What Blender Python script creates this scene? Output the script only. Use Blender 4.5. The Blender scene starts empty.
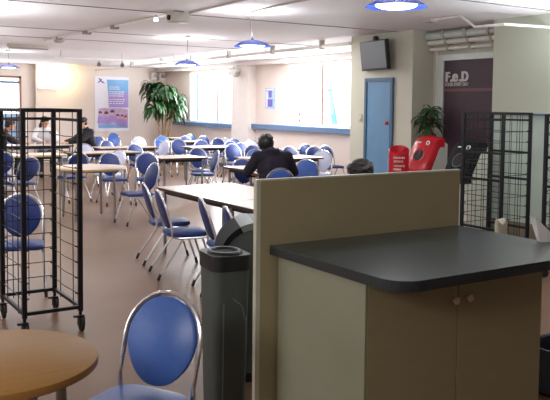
import bpy, bmesh, math, random
from mathutils import Vector, Matrix, Euler
random.seed(7)
sc = bpy.context.scene
COL = sc.collection
R = math.radians
PI = math.pi

# ------------------------------------------------------------------ camera model (also used to place things)
F, CX, CY = 760.0, 275.0, 152.5
PITCH, ROLL, YAW, H = R(3.5), R(.6), R(32.8), 1.62

def onz(px, py, z):
    u, v = px - CX, py - CY
    c, s = math.cos(-ROLL), math.sin(-ROLL)
    u, v = u*c - v*s, u*s + v*c
    x, up = u/F, -v/F
    f2 = math.cos(PITCH) + up*math.sin(PITCH)
    zz = up*math.cos(PITCH) - math.sin(PITCH)
    X = f2*math.sin(YAW) + x*math.cos(YAW)
    Y = f2*math.cos(YAW) - x*math.sin(YAW)
    t = (z - H)/zz
    return X*t, Y*t

cam_d = bpy.data.cameras.new('camera')
cam = bpy.data.objects.new('camera', cam_d)
COL.objects.link(cam)
cam.matrix_world = (Matrix.Translation((0, 0, H)) @ Matrix.Rotation(-YAW, 4, 'Z')
                    @ Matrix.Rotation(PI/2 - PITCH, 4, 'X') @ Matrix.Rotation(ROLL, 4, 'Z'))
cam_d.sensor_fit = 'HORIZONTAL'
cam_d.sensor_width = 36
cam_d.lens = F/550*36
cam_d.shift_y = (CY - 200)/550
cam_d.clip_start = .05
cam_d.clip_end = 200
sc.camera = cam

# ------------------------------------------------------------------ materials
def S(v):                                   # sRGB 0-255 -> linear
    v /= 255.0
    return v/12.92 if v <= .04045 else ((v + .055)/1.055)**2.4
def rgb(r, g, b):
    return (S(r), S(g), S(b), 1)

def mat(name, col, rough=.5, metal=0, var=.06, scale=8, bump=0, emit=None, estr=0, stretch=None, spec=.5, coat=0):
    m = bpy.data.materials.new(name)
    m.use_nodes = True
    nt = m.node_tree
    b = nt.nodes['Principled BSDF']
    b.inputs['Roughness'].default_value = rough
    b.inputs['Metallic'].default_value = metal
    b.inputs['Specular IOR Level'].default_value = spec
    if coat: b.inputs['Coat Weight'].default_value = coat
    tc = nt.nodes.new('ShaderNodeTexCoord')
    mp = nt.nodes.new('ShaderNodeMapping')
    if stretch: mp.inputs['Scale'].default_value = stretch
    nz = nt.nodes.new('ShaderNodeTexNoise')
    nz.inputs['Scale'].default_value = scale
    nz.inputs['Detail'].default_value = 5
    nt.links.new(tc.outputs['Object'], mp.inputs['Vector'])
    nt.links.new(mp.outputs['Vector'], nz.inputs['Vector'])
    rp = nt.nodes.new('ShaderNodeValToRGB')
    rp.color_ramp.elements[0].position = .3
    rp.color_ramp.elements[1].position = .7
    k0, k1 = 1 - var, 1 + var
    rp.color_ramp.elements[0].color = (col[0]*k0, col[1]*k0, col[2]*k0, 1)
    rp.color_ramp.elements[1].color = (min(1, col[0]*k1), min(1, col[1]*k1), min(1, col[2]*k1), 1)
    nt.links.new(nz.outputs['Fac'], rp.inputs['Fac'])
    nt.links.new(rp.outputs['Color'], b.inputs['Base Color'])
    if bump:
        bp = nt.nodes.new('ShaderNodeBump')
        bp.inputs['Strength'].default_value = bump
        bp.inputs['Distance'].default_value = .01
        nt.links.new(nz.outputs['Fac'], bp.inputs['Height'])
        nt.links.new(bp.outputs['Normal'], b.inputs['Normal'])
    if emit:
        b.inputs['Emission Color'].default_value = emit
        b.inputs['Emission Strength'].default_value = estr
    return m

M = {}
M['wall'] = mat('cream_paint', rgb(232, 218, 208), .7, var=.02, scale=2)
M['wall_grey'] = mat('grey_cream_paint', rgb(206, 204, 188), .65, var=.02, scale=2)
M['wall_white'] = mat('white_paint', rgb(238, 230, 222), .6, var=.02)
M['pillar'] = mat('grey_green_paint', rgb(184, 188, 170), .6, var=.02, scale=2)
M['dado'] = mat('pale_dado_panel', rgb(178, 194, 182), .4, var=.03, scale=3)
M['ceiling'] = mat('ceiling_board', rgb(244, 238, 240), .8, var=.02, scale=1.2)
M['joint'] = mat('ceiling_joint', rgb(120, 112, 108), .8)
M['floor'] = mat('brown_vinyl_floor', rgb(120, 93, 72), .38, var=.14, scale=1.1, bump=.015, spec=.3)
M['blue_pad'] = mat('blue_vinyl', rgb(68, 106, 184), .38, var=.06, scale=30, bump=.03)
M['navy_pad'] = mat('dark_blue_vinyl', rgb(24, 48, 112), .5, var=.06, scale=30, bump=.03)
M['pale_pad'] = mat('window_sheen_vinyl', rgb(196, 200, 226), .35, var=.04, scale=20)  # window sheen on the chair vinyl, put into its base colour
M['bright_pad'] = mat('lit_blue_vinyl', rgb(76, 128, 226), .35, var=.05, scale=20)  # copy of the blue vinyl with the light put into its colour
M['chrome'] = mat('chrome_tube', rgb(225, 225, 228), .14, 1, var=.02)
M['white_tube'] = mat('satin_tube', rgb(232, 232, 234), .22, .7, var=.02)
M['steel'] = mat('grey_steel', rgb(150, 150, 150), .35, .8, var=.04)
M['rubber'] = mat('black_rubber', rgb(28, 28, 28), .6)
M['top_wood'] = mat('beech_table_top', rgb(158, 112, 38), .6, var=.07, scale=5, stretch=(1, 9, 1))
M['top_edge'] = mat('beech_edge', rgb(150, 106, 56), .4, var=.05)
M['top_grey'] = mat('pale_laminate_top', rgb(206, 190, 178), .3, var=.03, scale=6)
M['edge_brown'] = mat('brown_edging', rgb(74, 54, 44), .45)
M['edge_yellow'] = mat('yellow_wood_edging', rgb(198, 168, 110), .4)
M['black_metal'] = mat('black_coated_metal', rgb(30, 31, 36), .42, .3, var=.08, scale=15)
M['counter_top'] = mat('dark_grey_laminate', rgb(62, 76, 78), .24, var=.05, scale=60)
M['counter_edge'] = mat('black_edging', rgb(44, 47, 51), .4)
M['cab'] = mat('beige_cabinet_laminate', rgb(160, 148, 116), .5, var=.03, scale=4, stretch=(1, 1, 8))
M['cab_side'] = mat('pale_grey_laminate', rgb(152, 152, 130), .5, var=.03, scale=4)
M['screen'] = mat('beige_partition_laminate', rgb(170, 160, 126), .5, var=.03, scale=3)
M['screen_edge'] = mat('pale_partition_edging', rgb(206, 206, 186), .45)
M['knob'] = mat('brushed_knob', rgb(236, 210, 180), .35, .1)
M['dark'] = mat('black_and_hole_shade', rgb(24, 23, 24), .7)  # black parts, and flat discs painted for shade in bin holes
M['bin_grey'] = mat('grey_bin_plastic', rgb(80, 87, 85), .5, var=.05)
M['bin_black'] = mat('black_bin_plastic', rgb(28, 29, 31), .5)
M['bin_dark'] = mat('charcoal_bin_plastic', rgb(24, 26, 28), .75, spec=.2)
M['bin_mid'] = mat('mid_grey_bin_plastic', rgb(78, 88, 90), .5, var=.05)
M['bin_light'] = mat('pale_grey_bin_plastic', rgb(122, 132, 130), .5)
M['bin_cream'] = mat('cream_bin_plastic', rgb(204, 204, 190), .5)
M['bin_red'] = mat('red_bin_plastic', rgb(196, 30, 44), .25, var=.05)
M['white_mark'] = mat('white_mark', rgb(238, 238, 236), .5)
M['door_blue'] = mat('blue_grey_door_paint', rgb(108, 150, 186), .5, var=.03)
M['frame_blue'] = mat('dark_blue_frame_paint', rgb(72, 104, 132), .5)
M['sill_blue'] = mat('blue_sill_paint', rgb(96, 126, 164), .5, var=.03)
M['sign_purple'] = mat('dark_purple_board', rgb(66, 46, 58), .4, var=.05)
M['sign_stripe'] = mat('dull_red_stripe', rgb(122, 78, 84), .5)
M['sign_letter'] = mat('pale_lettering', rgb(218, 212, 212), .5)
M['alu'] = mat('pale_aluminium', rgb(214, 222, 220), .35, .3)
M['tv_screen'] = mat('tv_glass', rgb(60, 55, 58), .35, var=.03)
M['tv_case'] = mat('tv_case', rgb(24, 24, 26), .4)
M['white_metal'] = mat('white_enamel', rgb(236, 232, 226), .4)
M['grey_plastic'] = mat('beige_grey_plastic', rgb(186, 178, 168), .5)
M['red_plastic'] = mat('red_plastic', rgb(190, 30, 34), .4)
M['leaf'] = mat('dark_green_leaf', rgb(38, 76, 34), .4, var=.35, scale=6)
M['stem'] = mat('brown_stem', rgb(120, 92, 60), .7, var=.15)
M['pot'] = mat('dark_brown_pot', rgb(70, 56, 50), .5)
M['soil'] = mat('soil', rgb(50, 38, 30), .9, var=.2)
M['skin'] = mat('skin', rgb(212, 160, 132), .5, var=.04)
M['skin2'] = mat('warm_skin', rgb(206, 140, 104), .5, var=.04)
M['hair'] = mat('black_hair', rgb(24, 21, 21), .42, var=.3, scale=40, bump=.4, stretch=(1, 1, .3))
M['hair_brown'] = mat('dark_brown_hair', rgb(44, 30, 24), .45, var=.3, scale=40, bump=.4)
M['jacket'] = mat('dark_plum_jacket_cloth', rgb(34, 28, 44), .9, var=.12, scale=14, bump=.2)
M['black_cloth'] = mat('black_cloth', rgb(26, 24, 28), .8, var=.12, scale=14, bump=.2)
M['white_cloth'] = mat('white_shirt_cloth', rgb(226, 222, 222), .8, var=.04, scale=10, bump=.1)
M['brown_cloth'] = mat('dark_brown_cloth', rgb(48, 34, 32), .8, var=.12, scale=14)
M['denim'] = mat('dark_denim', rgb(48, 56, 82), .8, var=.1, scale=20)
M['eye'] = mat('eye_dark', rgb(30, 22, 18), .2)
M['paper'] = mat('white_paper', rgb(250, 248, 248), .7, var=.02)
M['cream_plastic'] = mat('cream_plastic', rgb(214, 208, 186), .5)
M['tray_red'] = mat('brownish_red_tray', rgb(120, 46, 40), .4)
M['teal'] = mat('glowing_turquoise', rgb(60, 205, 195), .4, emit=rgb(60, 205, 195), estr=.5)  # glow put into the paint; the pole is no lamp
M['po_white'] = mat('poster_white', rgb(240, 238, 248), .5, var=.01)
M['po_lilac'] = mat('poster_lilac', rgb(176, 150, 218), .5, var=.12, scale=1.5)
M['po_blue'] = mat('poster_sky_blue', rgb(120, 176, 226), .5, var=.12, scale=2)
M['po_purple'] = mat('poster_purple', rgb(112, 98, 188), .5)
M['po_pink'] = mat('poster_pink', rgb(206, 176, 208), .5, var=.15, scale=6)
M['po_rose'] = mat('poster_rose', rgb(216, 150, 172), .5, var=.15, scale=6)
M['po_skin'] = mat('poster_skin', rgb(222, 178, 184), .5)
M['po_dark'] = mat('poster_dark_violet', rgb(84, 70, 120), .5)
M['po_pale'] = mat('poster_pale_blue', rgb(170, 200, 232), .5, var=.1, scale=9)
M['lamp_blue'] = mat('blue_glass_shade', rgb(34, 58, 140), .5, var=.05, emit=rgb(40, 70, 200), estr=.12)
M['lamp_white'] = mat('glowing_diffuser', rgb(245, 245, 250), .5, emit=(.92, .96, 1, 1), estr=5)
M['lightbox'] = mat('glowing_white_panel', rgb(250, 250, 240), .5, emit=(1, .95, .82, 1), estr=3.2)
M['batten'] = mat('pale_batten', rgb(205, 198, 190), .5)
M['cable'] = mat('dark_cable', rgb(90, 84, 84), .6)

def glass(name, col, k):
    m = bpy.data.materials.new(name); m.use_nodes = True
    nt = m.node_tree; nt.nodes.clear()
    o = nt.nodes.new('ShaderNodeOutputMaterial'); mx = nt.nodes.new('ShaderNodeMixShader')
    t = nt.nodes.new('ShaderNodeBsdfTransparent'); g = nt.nodes.new('ShaderNodeBsdfGlossy')
    t.inputs['Color'].default_value = col; g.inputs['Roughness'].default_value = .04
    mx.inputs['Fac'].default_value = k
    nt.links.new(t.outputs[0], mx.inputs[1]); nt.links.new(g.outputs[0], mx.inputs[2]); nt.links.new(mx.outputs[0], o.inputs[0])
    return m
M['glass'] = glass('window_glass', (.97, .98, 1, 1), .06)

# ------------------------------------------------------------------ mesh builder
class MB:
    def __init__(s): s.bm = bmesh.new()
    def _add(s, geom, mtx=None):
        if mtx is not None: bmesh.ops.transform(s.bm, matrix=mtx, verts=geom)
    def box(s, x0, x1, y0, y1, z0, z1, bev=0, mtx=None, seg=2):
        r = bmesh.ops.create_cube(s.bm, size=1)
        vs = r['verts']
        bmesh.ops.transform(s.bm, matrix=Matrix.Translation(((x0+x1)/2, (y0+y1)/2, (z0+z1)/2)) @ Matrix.Diagonal((abs(x1-x0), abs(y1-y0), abs(z1-z0), 1)), verts=vs)
        if bev:
            es = list({e for v in vs for e in v.link_edges})
            q = bmesh.ops.bevel(s.bm, geom=es, offset=bev, segments=seg, affect='EDGES', profile=.5)
            vs = list({v for f in q['faces'] for v in f.verts} | {v for v in vs if v.is_valid})
        if mtx is not None: bmesh.ops.transform(s.bm, matrix=mtx, verts=vs)
        return s
    def tube(s, pts, r, n=8, closed=False, caps=True):
        pts = [Vector(p) for p in pts]; k = len(pts); rings = []
        rr = r if isinstance(r, (list, tuple)) else [r]*k
        ref = None
        for i, p in enumerate(pts):
            if closed: t = pts[(i+1) % k] - pts[i-1]
            elif i == 0: t = pts[1] - p
            elif i == k-1: t = p - pts[i-1]
            else: t = (pts[i+1]-p).normalized() + (p-pts[i-1]).normalized()
            t.normalize()
            if ref is None:
                ref = t.cross(Vector((0, 0, 1)))
                if ref.length < .1: ref = t.cross(Vector((1, 0, 0)))
            ref = (ref - t*ref.dot(t))
            if ref.length < 1e-5: ref = t.orthogonal()
            ref.normalize()
            b = t.cross(ref)
            rings.append([s.bm.verts.new(p + (ref*math.cos(a) + b*math.sin(a))*rr[i]) for a in [2*PI*j/n for j in range(n)]])
        m = k if closed else k-1
        for i in range(m):
            A, B = rings[i], rings[(i+1) % k]
            for j in range(n):
                s.bm.faces.new((A[j], A[(j+1) % n], B[(j+1) % n], B[j]))
        if caps and not closed:
            s.bm.faces.new(rings[0][::-1]); s.bm.faces.new(rings[-1])
        return s
    def lathe(s, prof, n=32, c=(0, 0, 0), sx=1, sy=1, mtx=None):
        rings = []; new = []
        for (r, z) in prof:
            if r < 1e-6:
                v = s.bm.verts.new((c[0], c[1], c[2]+z)); rings.append([v]); new.append(v)
            else:
                q = [s.bm.verts.new((c[0]+r*sx*math.cos(2*PI*j/n), c[1]+r*sy*math.sin(2*PI*j/n), c[2]+z)) for j in range(n)]
                rings.append(q); new += q
        for A, B in zip(rings, rings[1:]):
            for j in range(n):
                a0, a1 = A[j % len(A)], A[(j+1) % len(A)]
                b0, b1 = B[j % len(B)], B[(j+1) % len(B)]
                f = [a0, a1, b1, b0]
                g = []
                for v in f:
                    if v not in g: g.append(v)
                if len(g) > 2:
                    try: s.bm.faces.new(g)
                    except ValueError: pass
        if mtx is not None: bmesh.ops.transform(s.bm, matrix=mtx, verts=new)
        return s
    def prism(s, poly, z0, z1, mtx=None, scale_top=1):
        n = len(poly)
        A = [s.bm.verts.new((x, y, z0)) for x, y in poly]
        B = [s.bm.verts.new((x*scale_top, y*scale_top, z1)) for x, y in poly]
        s.bm.faces.new(A[::-1]); s.bm.faces.new(B)
        for i in range(n): s.bm.faces.new((A[i], A[(i+1) % n], B[(i+1) % n], B[i]))
        if mtx is not None: bmesh.ops.transform(s.bm, matrix=mtx, verts=A+B)
        return s
    def ball(s, c, rx, ry=None, rz=None, mtx=None, u=16, v=10):
        ry = rx if ry is None else ry; rz = rx if rz is None else rz
        r = bmesh.ops.create_uvsphere(s.bm, u_segments=u, v_segments=v, radius=1)
        m = Matrix.Translation(c) @ (mtx if mtx is not None else Matrix.Identity(4)) @ Matrix.Diagonal((rx, ry, rz, 1))
        bmesh.ops.transform(s.bm, matrix=m, verts=r['verts'])
        return s
    def cone(s, a, b, ra, rb, n=12):             # tapered limb with round ends
        s.tube([a, b], [ra, rb], n); s.ball(a, ra, u=12, v=8); s.ball(b, rb, u=12, v=8)
        return s
    def quadface(s, pts):
        s.bm.faces.new([s.bm.verts.new(p) for p in pts]); return s
    def build(s, name, m, parent=None, smooth=True, kind=None):
        bmesh.ops.recalc_face_normals(s.bm, faces=s.bm.faces)
        me = bpy.data.meshes.new(name)
        s.bm.to_mesh(me); s.bm.free()
        me.materials.append(m)
        if smooth:
            for p in me.polygons: p.use_smooth = True
            try: me.set_sharp_from_angle(angle=R(40))
            except Exception: pass
        o = bpy.data.objects.new(name, me); COL.objects.link(o)
        if parent: o.parent = parent
        if kind: o['kind'] = kind
        return o

def tag(o, label, cat, group=None):
    o['label'] = label; o['category'] = cat
    if group: o['group'] = group
    return o
def thing(name, label, cat, loc=(0, 0, 0), rz=0, group=None):
    o = bpy.data.objects.new(name, None); COL.objects.link(o)
    o.empty_display_size = .1
    o.location = loc; o.rotation_euler = (0, 0, rz)
    return tag(o, label, cat, group)
def copy_tree(o, parent=None):
    c = o.copy(); COL.objects.link(c)
    if parent: c.parent = parent
    for ch in list(o.children): copy_tree(ch, c)
    return c
def struct(name, mb, m, parent=None, smooth=False):
    return mb.build(name, m, parent, smooth, kind='structure')
def bx(*a, **k): return MB().box(*a, **k)

def rounded(x0, x1, y0, y1, rs, n=6):            # polygon with per-corner radii: order (x0,y0),(x1,y0),(x1,y1),(x0,y1)
    out = []
    for (cx, cy, dx, dy, r, a0) in ((x0, y0, 1, 1, rs[0], PI), (x1, y0, -1, 1, rs[1], 1.5*PI), (x1, y1, -1, -1, rs[2], 0), (x0, y1, 1, -1, rs[3], .5*PI)):
        if r <= 0: out.append((cx, cy)); continue
        for i in range(n+1):
            a = a0 + .5*PI*i/n
            out.append((cx + dx*r + r*math.cos(a), cy + dy*r + r*math.sin(a)))
    return out

def text_mesh(name, body, size, m, parent, loc, rot, fat=0, ext=.004, spacing=1, sx=1):
    cu = bpy.data.curves.new(name, 'FONT'); cu.body = body; cu.size = size; cu.extrude = ext
    cu.offset = fat; cu.space_character = spacing
    t = bpy.data.objects.new(name, cu); COL.objects.link(t)
    me = bpy.data.meshes.new_from_object(t.evaluated_get(bpy.context.evaluated_depsgraph_get()))
    bpy.data.objects.remove(t)
    me.materials.clear(); me.materials.append(m)
    o = bpy.data.objects.new(name, me); COL.objects.link(o)
    o.parent = parent; o.location = loc; o.rotation_euler = rot; o.scale = (sx, 1, 1)
    return o

# ------------------------------------------------------------------ the room
XW, YB, XT, YT0, YT1, XF, XP, CZ = 9.7, 21.2, 7.4, 7.95, 9.33, 7.8, 7.3, 2.7
XL, YS = -3.0, -3.0
struct('floor', bx(XL-.2, XW+.3, YS-.2, YB+.2, -.1, 0), M['floor'])
struct('ceiling', bx(XL-.2, XW+.3, YS-.2, YB+.2, CZ, CZ+.1), M['ceiling'])
struct('wall_left', bx(XL-.2, XL, YS-.2, YB+.2, 0, CZ), M['wall'])
struct('wall_south', bx(XL-.2, XF+.2, YS-.2, YS, 0, CZ), M['wall'])
# back wall with a glazed opening at the far left
wb = MB()
WX0, WX1, WZ1 = 3.3, 5.42, 2.36
wb.box(XL-.2, WX0, YB, YB+.2, 0, CZ); wb.box(WX1, XW+.3, YB, YB+.2, 0, CZ); wb.box(WX0, WX1, YB, YB+.2, WZ1, CZ); wb.box(WX0, WX1, YB, YB+.2, 0, .35)
struct('wall_back', wb, M['wall'])
# window wall
A0, A1, B0, B1, WZ0, WZT = 16.78, 19.55, 12.0, 14.5, 1.18, 2.56
ww = MB()
ww.box(XW, XW+.2, YT1-.2, YB+.2, 0, WZ0); ww.box(XW, XW+.2, YT1-.2, YB+.2, WZT, CZ)
for a, b in ((YT1-.2, B0), (B1, A0), (A1, YB+.2)): ww.box(XW, XW+.2, a, b, WZ0, WZT)
struct('wall_windows', ww, M['wall'])
# block carrying the blue door and television
struct('wall_television', bx(XT, XW+.3, YT0, YT1, 0, CZ), M['wall_grey'])
struct('wall_right', bx(XF, XF+.2, YS-.2, YT0, 0, CZ), M['wall_grey'])
pl = MB().box(XP, XF+.05, 4.6, 6.42, 1.56, CZ)
struct('wall_pillar', pl, M['pillar'])
struct('wall_dado', MB().box(XP+.02, XF+.05, 4.62, 6.4, 0, 1.545), M['dado'])
struct('baseboard_right', MB().box(XP+.005, XF+.05, 4.61, 6.41, 0, .27), mat('brown_skirting', rgb(120, 110, 90), .5))
struct('trim_1', MB().box(XP-.012, XF+.05, 4.59, 6.43, 1.543, 1.563), M['frame_blue'])
# columns and beam on the window wall, columns on the back wall
struct('trim_2', MB().box(XW-.22, XW+.02, 15.95, 16.75, 0, CZ), M['wall_white'])
struct('trim_3', MB().box(5.78, 6.36, YB-.12, YB+.02, 0, CZ), M['wall'])
struct('trim_4', MB().box(XW-.3, XW+.02, YT1-.1, YB+.02, 2.6, CZ), M['wall_white'])
struct('baseboard_back', MB().box(XL, XW, YB-.015, YB, 0, .1), M['frame_blue'])
struct('baseboard_windows', MB().box(XW-.015, XW, YT1, YB, 0, .1), M['frame_blue'])
struct('trim_5', MB().box(XW-.12, XW+.02, 12.0, 16.0, 1.06, 1.18, .008), M['sill_blue'])
struct('trim_6', MB().box(XW-.12, XW+.02, 16.85, 20.47, 1.04, 1.15, .008), M['sill_blue'])
# ceiling board joints
jj = MB()
for y in (5.45, 8.27, 11.1, 12.62): jj.box(XL, XW, y-.012, y+.012, CZ-.006, CZ+.01)
struct('trim_7', jj, M['joint'])

def window(n, y0, y1, z0, z1, mull, mcol):
    o = MB()
    t = .05
    o.box(XW-.01, XW+.1, y0, y0+t, z0, z1); o.box(XW-.01, XW+.1, y1-t, y1, z0, z1)
    o.box(XW-.01, XW+.1, y0+t, y1-t, z1-t, z1); o.box(XW-.01, XW+.1, y0+t, y1-t, z0, z0+t)
    w = struct('window_%d' % n, o, M['white_metal'])
    k = MB()
    for y in mull: k.box(XW, XW+.09, y-.035, y+.035, z0+t, z1-t)
    k.build('mullion', mcol, w, False)
    MB().box(XW+.05, XW+.056, y0+t, y1-t, z0+t, z1-t).build('pane', M['glass'], w, False)
    return w
M['mull'] = mat('tan_window_mullion', rgb(150, 112, 92), .5)
w1 = window(1, A0, A1, 1.15, WZT, (17.9,), M['mull'])
MB().box(XW+.01, XW+.08, 19.08, 19.14, 1.2, WZT-.05).build('sash_bar', M['frame_blue'], w1, False)
w2 = window(2, B0, B1, WZ0, WZT, (13.2,), M['mull'])
dk = MB()
for (y, z, a) in ((14.3, 1.42, .05), (14.12, 1.44, .05), (14.3, 1.29, .04), (14.12, 1.3, .05)):
    dk.box(XW+.04, XW+.048, y-a/2, y+a/2, z-.035, z+.035)
    dk.box(XW+.04, XW+.048, y-a, y-a*.5, z-.035, z-.015)
for z in (2.25, 1.95, 1.7): dk.box(XW+.04, XW+.048, 14.32, 14.35, z-.06, z+.06)
dk.build('window_marks', M['dark'], w2, False)
# glazed opening of back wall
o = MB()
for x in (WX0, WX1-.06): o.box(x, x+.06, YB-.02, YB+.12, .35, WZ1)
o.box(WX0, WX1, YB-.02, YB+.12, WZ1-.06, WZ1); o.box(WX0, WX1, YB-.02, YB+.12, .35, .41)
w3 = struct('window_3', o, M['mull'])
MB().box(WX0+.06, WX1-.06, YB+.0, YB+.08, 2.16, 2.22).box(4.2, 4.26, YB, YB+.08, .41, 2.16).build('transom', M['frame_blue'], w3, False)
MB().box(WX0+.06, WX1-.06, YB+.05, YB+.056, .41, WZ1-.06).build('pane', M['glass'], w3, False)
MB().box(WX0+.06, WX1-.06, YB+.06, YB+.07, .41, 1.34).build('frosted_band', M['po_pale'], w3, False)

# blue door
d = MB().box(XT-.025, XT+.01, 8.37, 8.9, 0, 2.0, .004)
d = struct('door_1', d, M['door_blue'])
f = MB()
f.box(XT-.04, XT+.01, 8.32, 8.37, 0, 2.05); f.box(XT-.04, XT+.01, 8.9, 8.95, 0, 2.05); f.box(XT-.04, XT+.01, 8.37, 8.9, 2.0, 2.05)
f.build('door_frame', M['frame_blue'], d, False)
MB().lathe([(0, 0), (.03, 0), (.03, .02), (.018, .03), (0, .035)], 16, mtx=Matrix.Translation((XT-.025, 8.44, 1.39)) @ Matrix.Rotation(-PI/2, 4, 'Y')).build('door_knob', M['red_plastic'], d)

# ------------------------------------------------------------------ wall and ceiling fittings
t = thing('television', 'dark flat television tilted on bracket above the blue door', 'television', (7.27, 8.63, 2.375), 0)
tm = Matrix.Rotation(R(-9), 4, 'Z') @ Matrix.Rotation(R(-7), 4, 'Y')
MB().box(-.02, .045, -.36, .36, -.215, .215, .008, mtx=tm).build('case', M['tv_case'], t)
MB().box(-.024, -.018, -.345, .345, -.19, .2, mtx=tm).build('screen', M['tv_screen'], t, False)
MB().box(.04, .125, -.1, .1, -.08, .08).box(.04, .135, -.03, .03, -.03, .03).build('bracket', M['black_metal'], t, False)
tag(MB().lathe([(0, 0), (.035, 0), (.045, .02), (.04, .05), (0, .06)], 16, mtx=Matrix.Translation((XT, 8.72, 2.63)) @ Matrix.Rotation(-PI/2, 4, 'Y')).build('ceiling_sensor', M['bin_black']), 'small black sensor on wall above the television', 'sensor')
t = thing('light_switch', 'small white switch plate beside the blue door', 'switch', (XT, 9.07, 1.45))
MB().box(-.012, .002, -.04, .04, -.06, .06, .004).build('plate', M['grey_plastic'], t)
MB().box(-.018, -.01, -.012, .012, -.02, .02).build('rocker', M['white_metal'], t)

# menu board with the shop lettering
t = thing('sign_board', 'dark purple board lettered F.e.D in pale aluminium frame', 'sign', (XF, 0, 0))
SX = -.05
MB().box(SX, -.0, 6.43, 7.68, .05, 2.27).build('panel', M['sign_purple'], t, False)
MB().box(SX-.03, .0, 7.68, 7.79, 0, 2.36, .006).box(SX-.03, 0, 6.43, 7.68, 2.27, 2.36, .006).build('frame', M['alu'], t, False)
MB().box(SX-.006, SX, 6.43, 7.67, 1.845, 1.885).build('stripe', M['sign_stripe'], t, False)
rot = (PI/2, 0, -PI/2)
for ch_, yy, sz, fx in (('F', 7.655, .185, .9), ('.', 7.565, .2, 1), ('e', 7.525, .215, .95), ('.', 7.4, .2, 1), ('D', 7.36, .185, .9)):
    text_mesh('letter', ch_, sz, M['sign_letter'], t, (SX-.006, yy+.004, 1.985), rot, fat=.005, ext=.004, sx=fx)
    text_mesh('letter_face', ch_, sz, M['sign_letter'], t, (SX-.0065, yy-.012, 1.985), rot, fat=.005, ext=.004, sx=fx)
text_mesh('small_lettering', 'FOOD EVERY DAY', .07, M['sign_letter'], t, (SX-.006, 7.655, 1.92), rot, fat=.0008, ext=.003, sx=.74)

# trunking and conduits above the sign
for (z, x, w_, lab) in ((2.62, XF-.14, .1, 'uppermost grey pipe running above the purple sign board'), (2.53, XF-.1, .07, 'middle white pipe running above the purple sign board'), (2.44, XF-.07, .05, 'lowest thin pipe running above the purple sign board')):
    p = MB().tube([(x, 7.94, z), (x, 6.4, z)], w_/2, 12)
    p = tag(p.build('pipe', M['alu'] if z > 2.6 else M['white_metal']), lab, 'pipe', 'pipes above the sign board')
    for y in (7.6, 7.2, 6.8): bx(x-w_*.6, XF, y-.02, y+.02, z-w_*.6, z+w_*.6).build('pipe_clip', M['grey_plastic'], p, False)
for k, (y, lab) in enumerate(((7.85, 'left vertical conduit in corner beside purple sign board'), (7.8, 'right vertical conduit against the sign board frame'))):
    tag(MB().tube([(XF-.03, y, 2.4-.05*k), (XF-.03, y, 0)], .014, 8).build('conduit', M['wall_white']), lab, 'conduit', 'conduits beside the sign')
x0, y0 = onz(465, 23, CZ-.02)
tag(MB().tube([(6.6, 6.75, CZ-.02), (6.6, 6.3, CZ-.02), (6.62, 6.1, CZ-.16), (6.64, 5.7, CZ-.16), (XP, 5.6, CZ-.16)], .016, 8).build('conduit', M['white_metal']), 'bent white conduit dropping from ceiling to grey pillar', 'conduit')
tag(MB().box(6.54, 6.66, 6.72, 6.86, CZ-.05, CZ, .006).build('junction_box', M['grey_plastic']), 'small grey box on ceiling at end of bent white conduit', 'box')

# long white pipe beneath the ceiling along the window side
p = tag(MB().tube([(7.4, YT1+.02, 2.6), (7.4, 16.5, 2.585), (7.4, 20.9, 2.58)], .03, 12).build('pipe', M['white_metal']), 'long white pipe hung under ceiling along the window side', 'pipe')
for y in (10.1, 11.6, 13.2, 14.8, 16.4, 18.2): bx(7.36, 7.44, y-.02, y+.02, 2.555, CZ).build('pipe_clip', M['grey_plastic'], p, False)
# track with spot lamps towards the back wall
p = tag(MB().box(4.55, 7.35, 15.28, 15.32, 2.53, 2.565).build('lighting_track', M['white_metal'], None, False), 'white lighting track hung in front of the back wall', 'lighting track')
for x in (4.7, 6.0, 7.2): MB().tube([(x, 15.3, 2.56), (x, 15.3, CZ)], .008, 6).build('hanger', M['grey_plastic'], p)
for px, lab in ((99, 'grey spot lamp on track, the one further left above poster'), (122, 'grey spot lamp on track, nearer to the leafy corner plant')):
    x, _ = onz(px, 61, 2.47)
    x = .4 + 15.3*(math.tan(YAW + math.atan((px-CX)/F))) - .4
    t = thing('spot_lamp', lab, 'spot lamp', (x, 15.3, 2.53), R(160), 'spot lamps on the track')
    MB().tube([(0, 0, 0), (0, 0, -.05)], .01, 8).build('stem', M['steel'], t)
    MB().lathe([(0, .0), (.03, .0), (.042, .09), (.038, .09), (0, .06)], 16, mtx=Matrix.Translation((0, .03, -.06)) @ Matrix.Rotation(R(-115), 4, 'X')).build('lamp_head', M['steel'], t)

# ceiling batten, detector and conduits
t = thing('ceiling_batten', 'unlit fluorescent batten on ceiling at far left', 'light', (3.82, 14.39, CZ))
MB().box(-.38, .38, -.04, .04, -.05, 0, .006).build('housing', M['batten'], t)
MB().tube([(-.36, 0, -.065), (.36, 0, -.065)], .014, 10).build('tube', M['grey_plastic'], t)
x, y = onz(59, 41, CZ-.02)
t = thing('smoke_detector', 'round grey detector on ceiling at the end of the conduit', 'detector', (x, y, CZ))
MB().lathe([(0, 0), (.09, 0), (.09, -.02), (.06, -.05), (0, -.055)], 24).build('housing', M['grey_plastic'], t)
p = tag(MB().tube([(3.72, 13.0, CZ-.015), (3.85, 9.2, CZ-.015), (3.86, 8.2, CZ-.015)], .014, 8).build('conduit', M['white_metal']), 'white conduit on ceiling running from detector to beige box', 'conduit', 'conduits on the ceiling')
for (a, b_, c, d_) in ((3.74, 3.84, 11.0, 11.12), (3.79, 3.88, 10.0, 10.1), (3.72, 3.8, 12.3, 12.38)): bx(a, b_, c, d_, CZ-.05, CZ).build('conduit_box', M['steel'], p, False)
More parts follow.
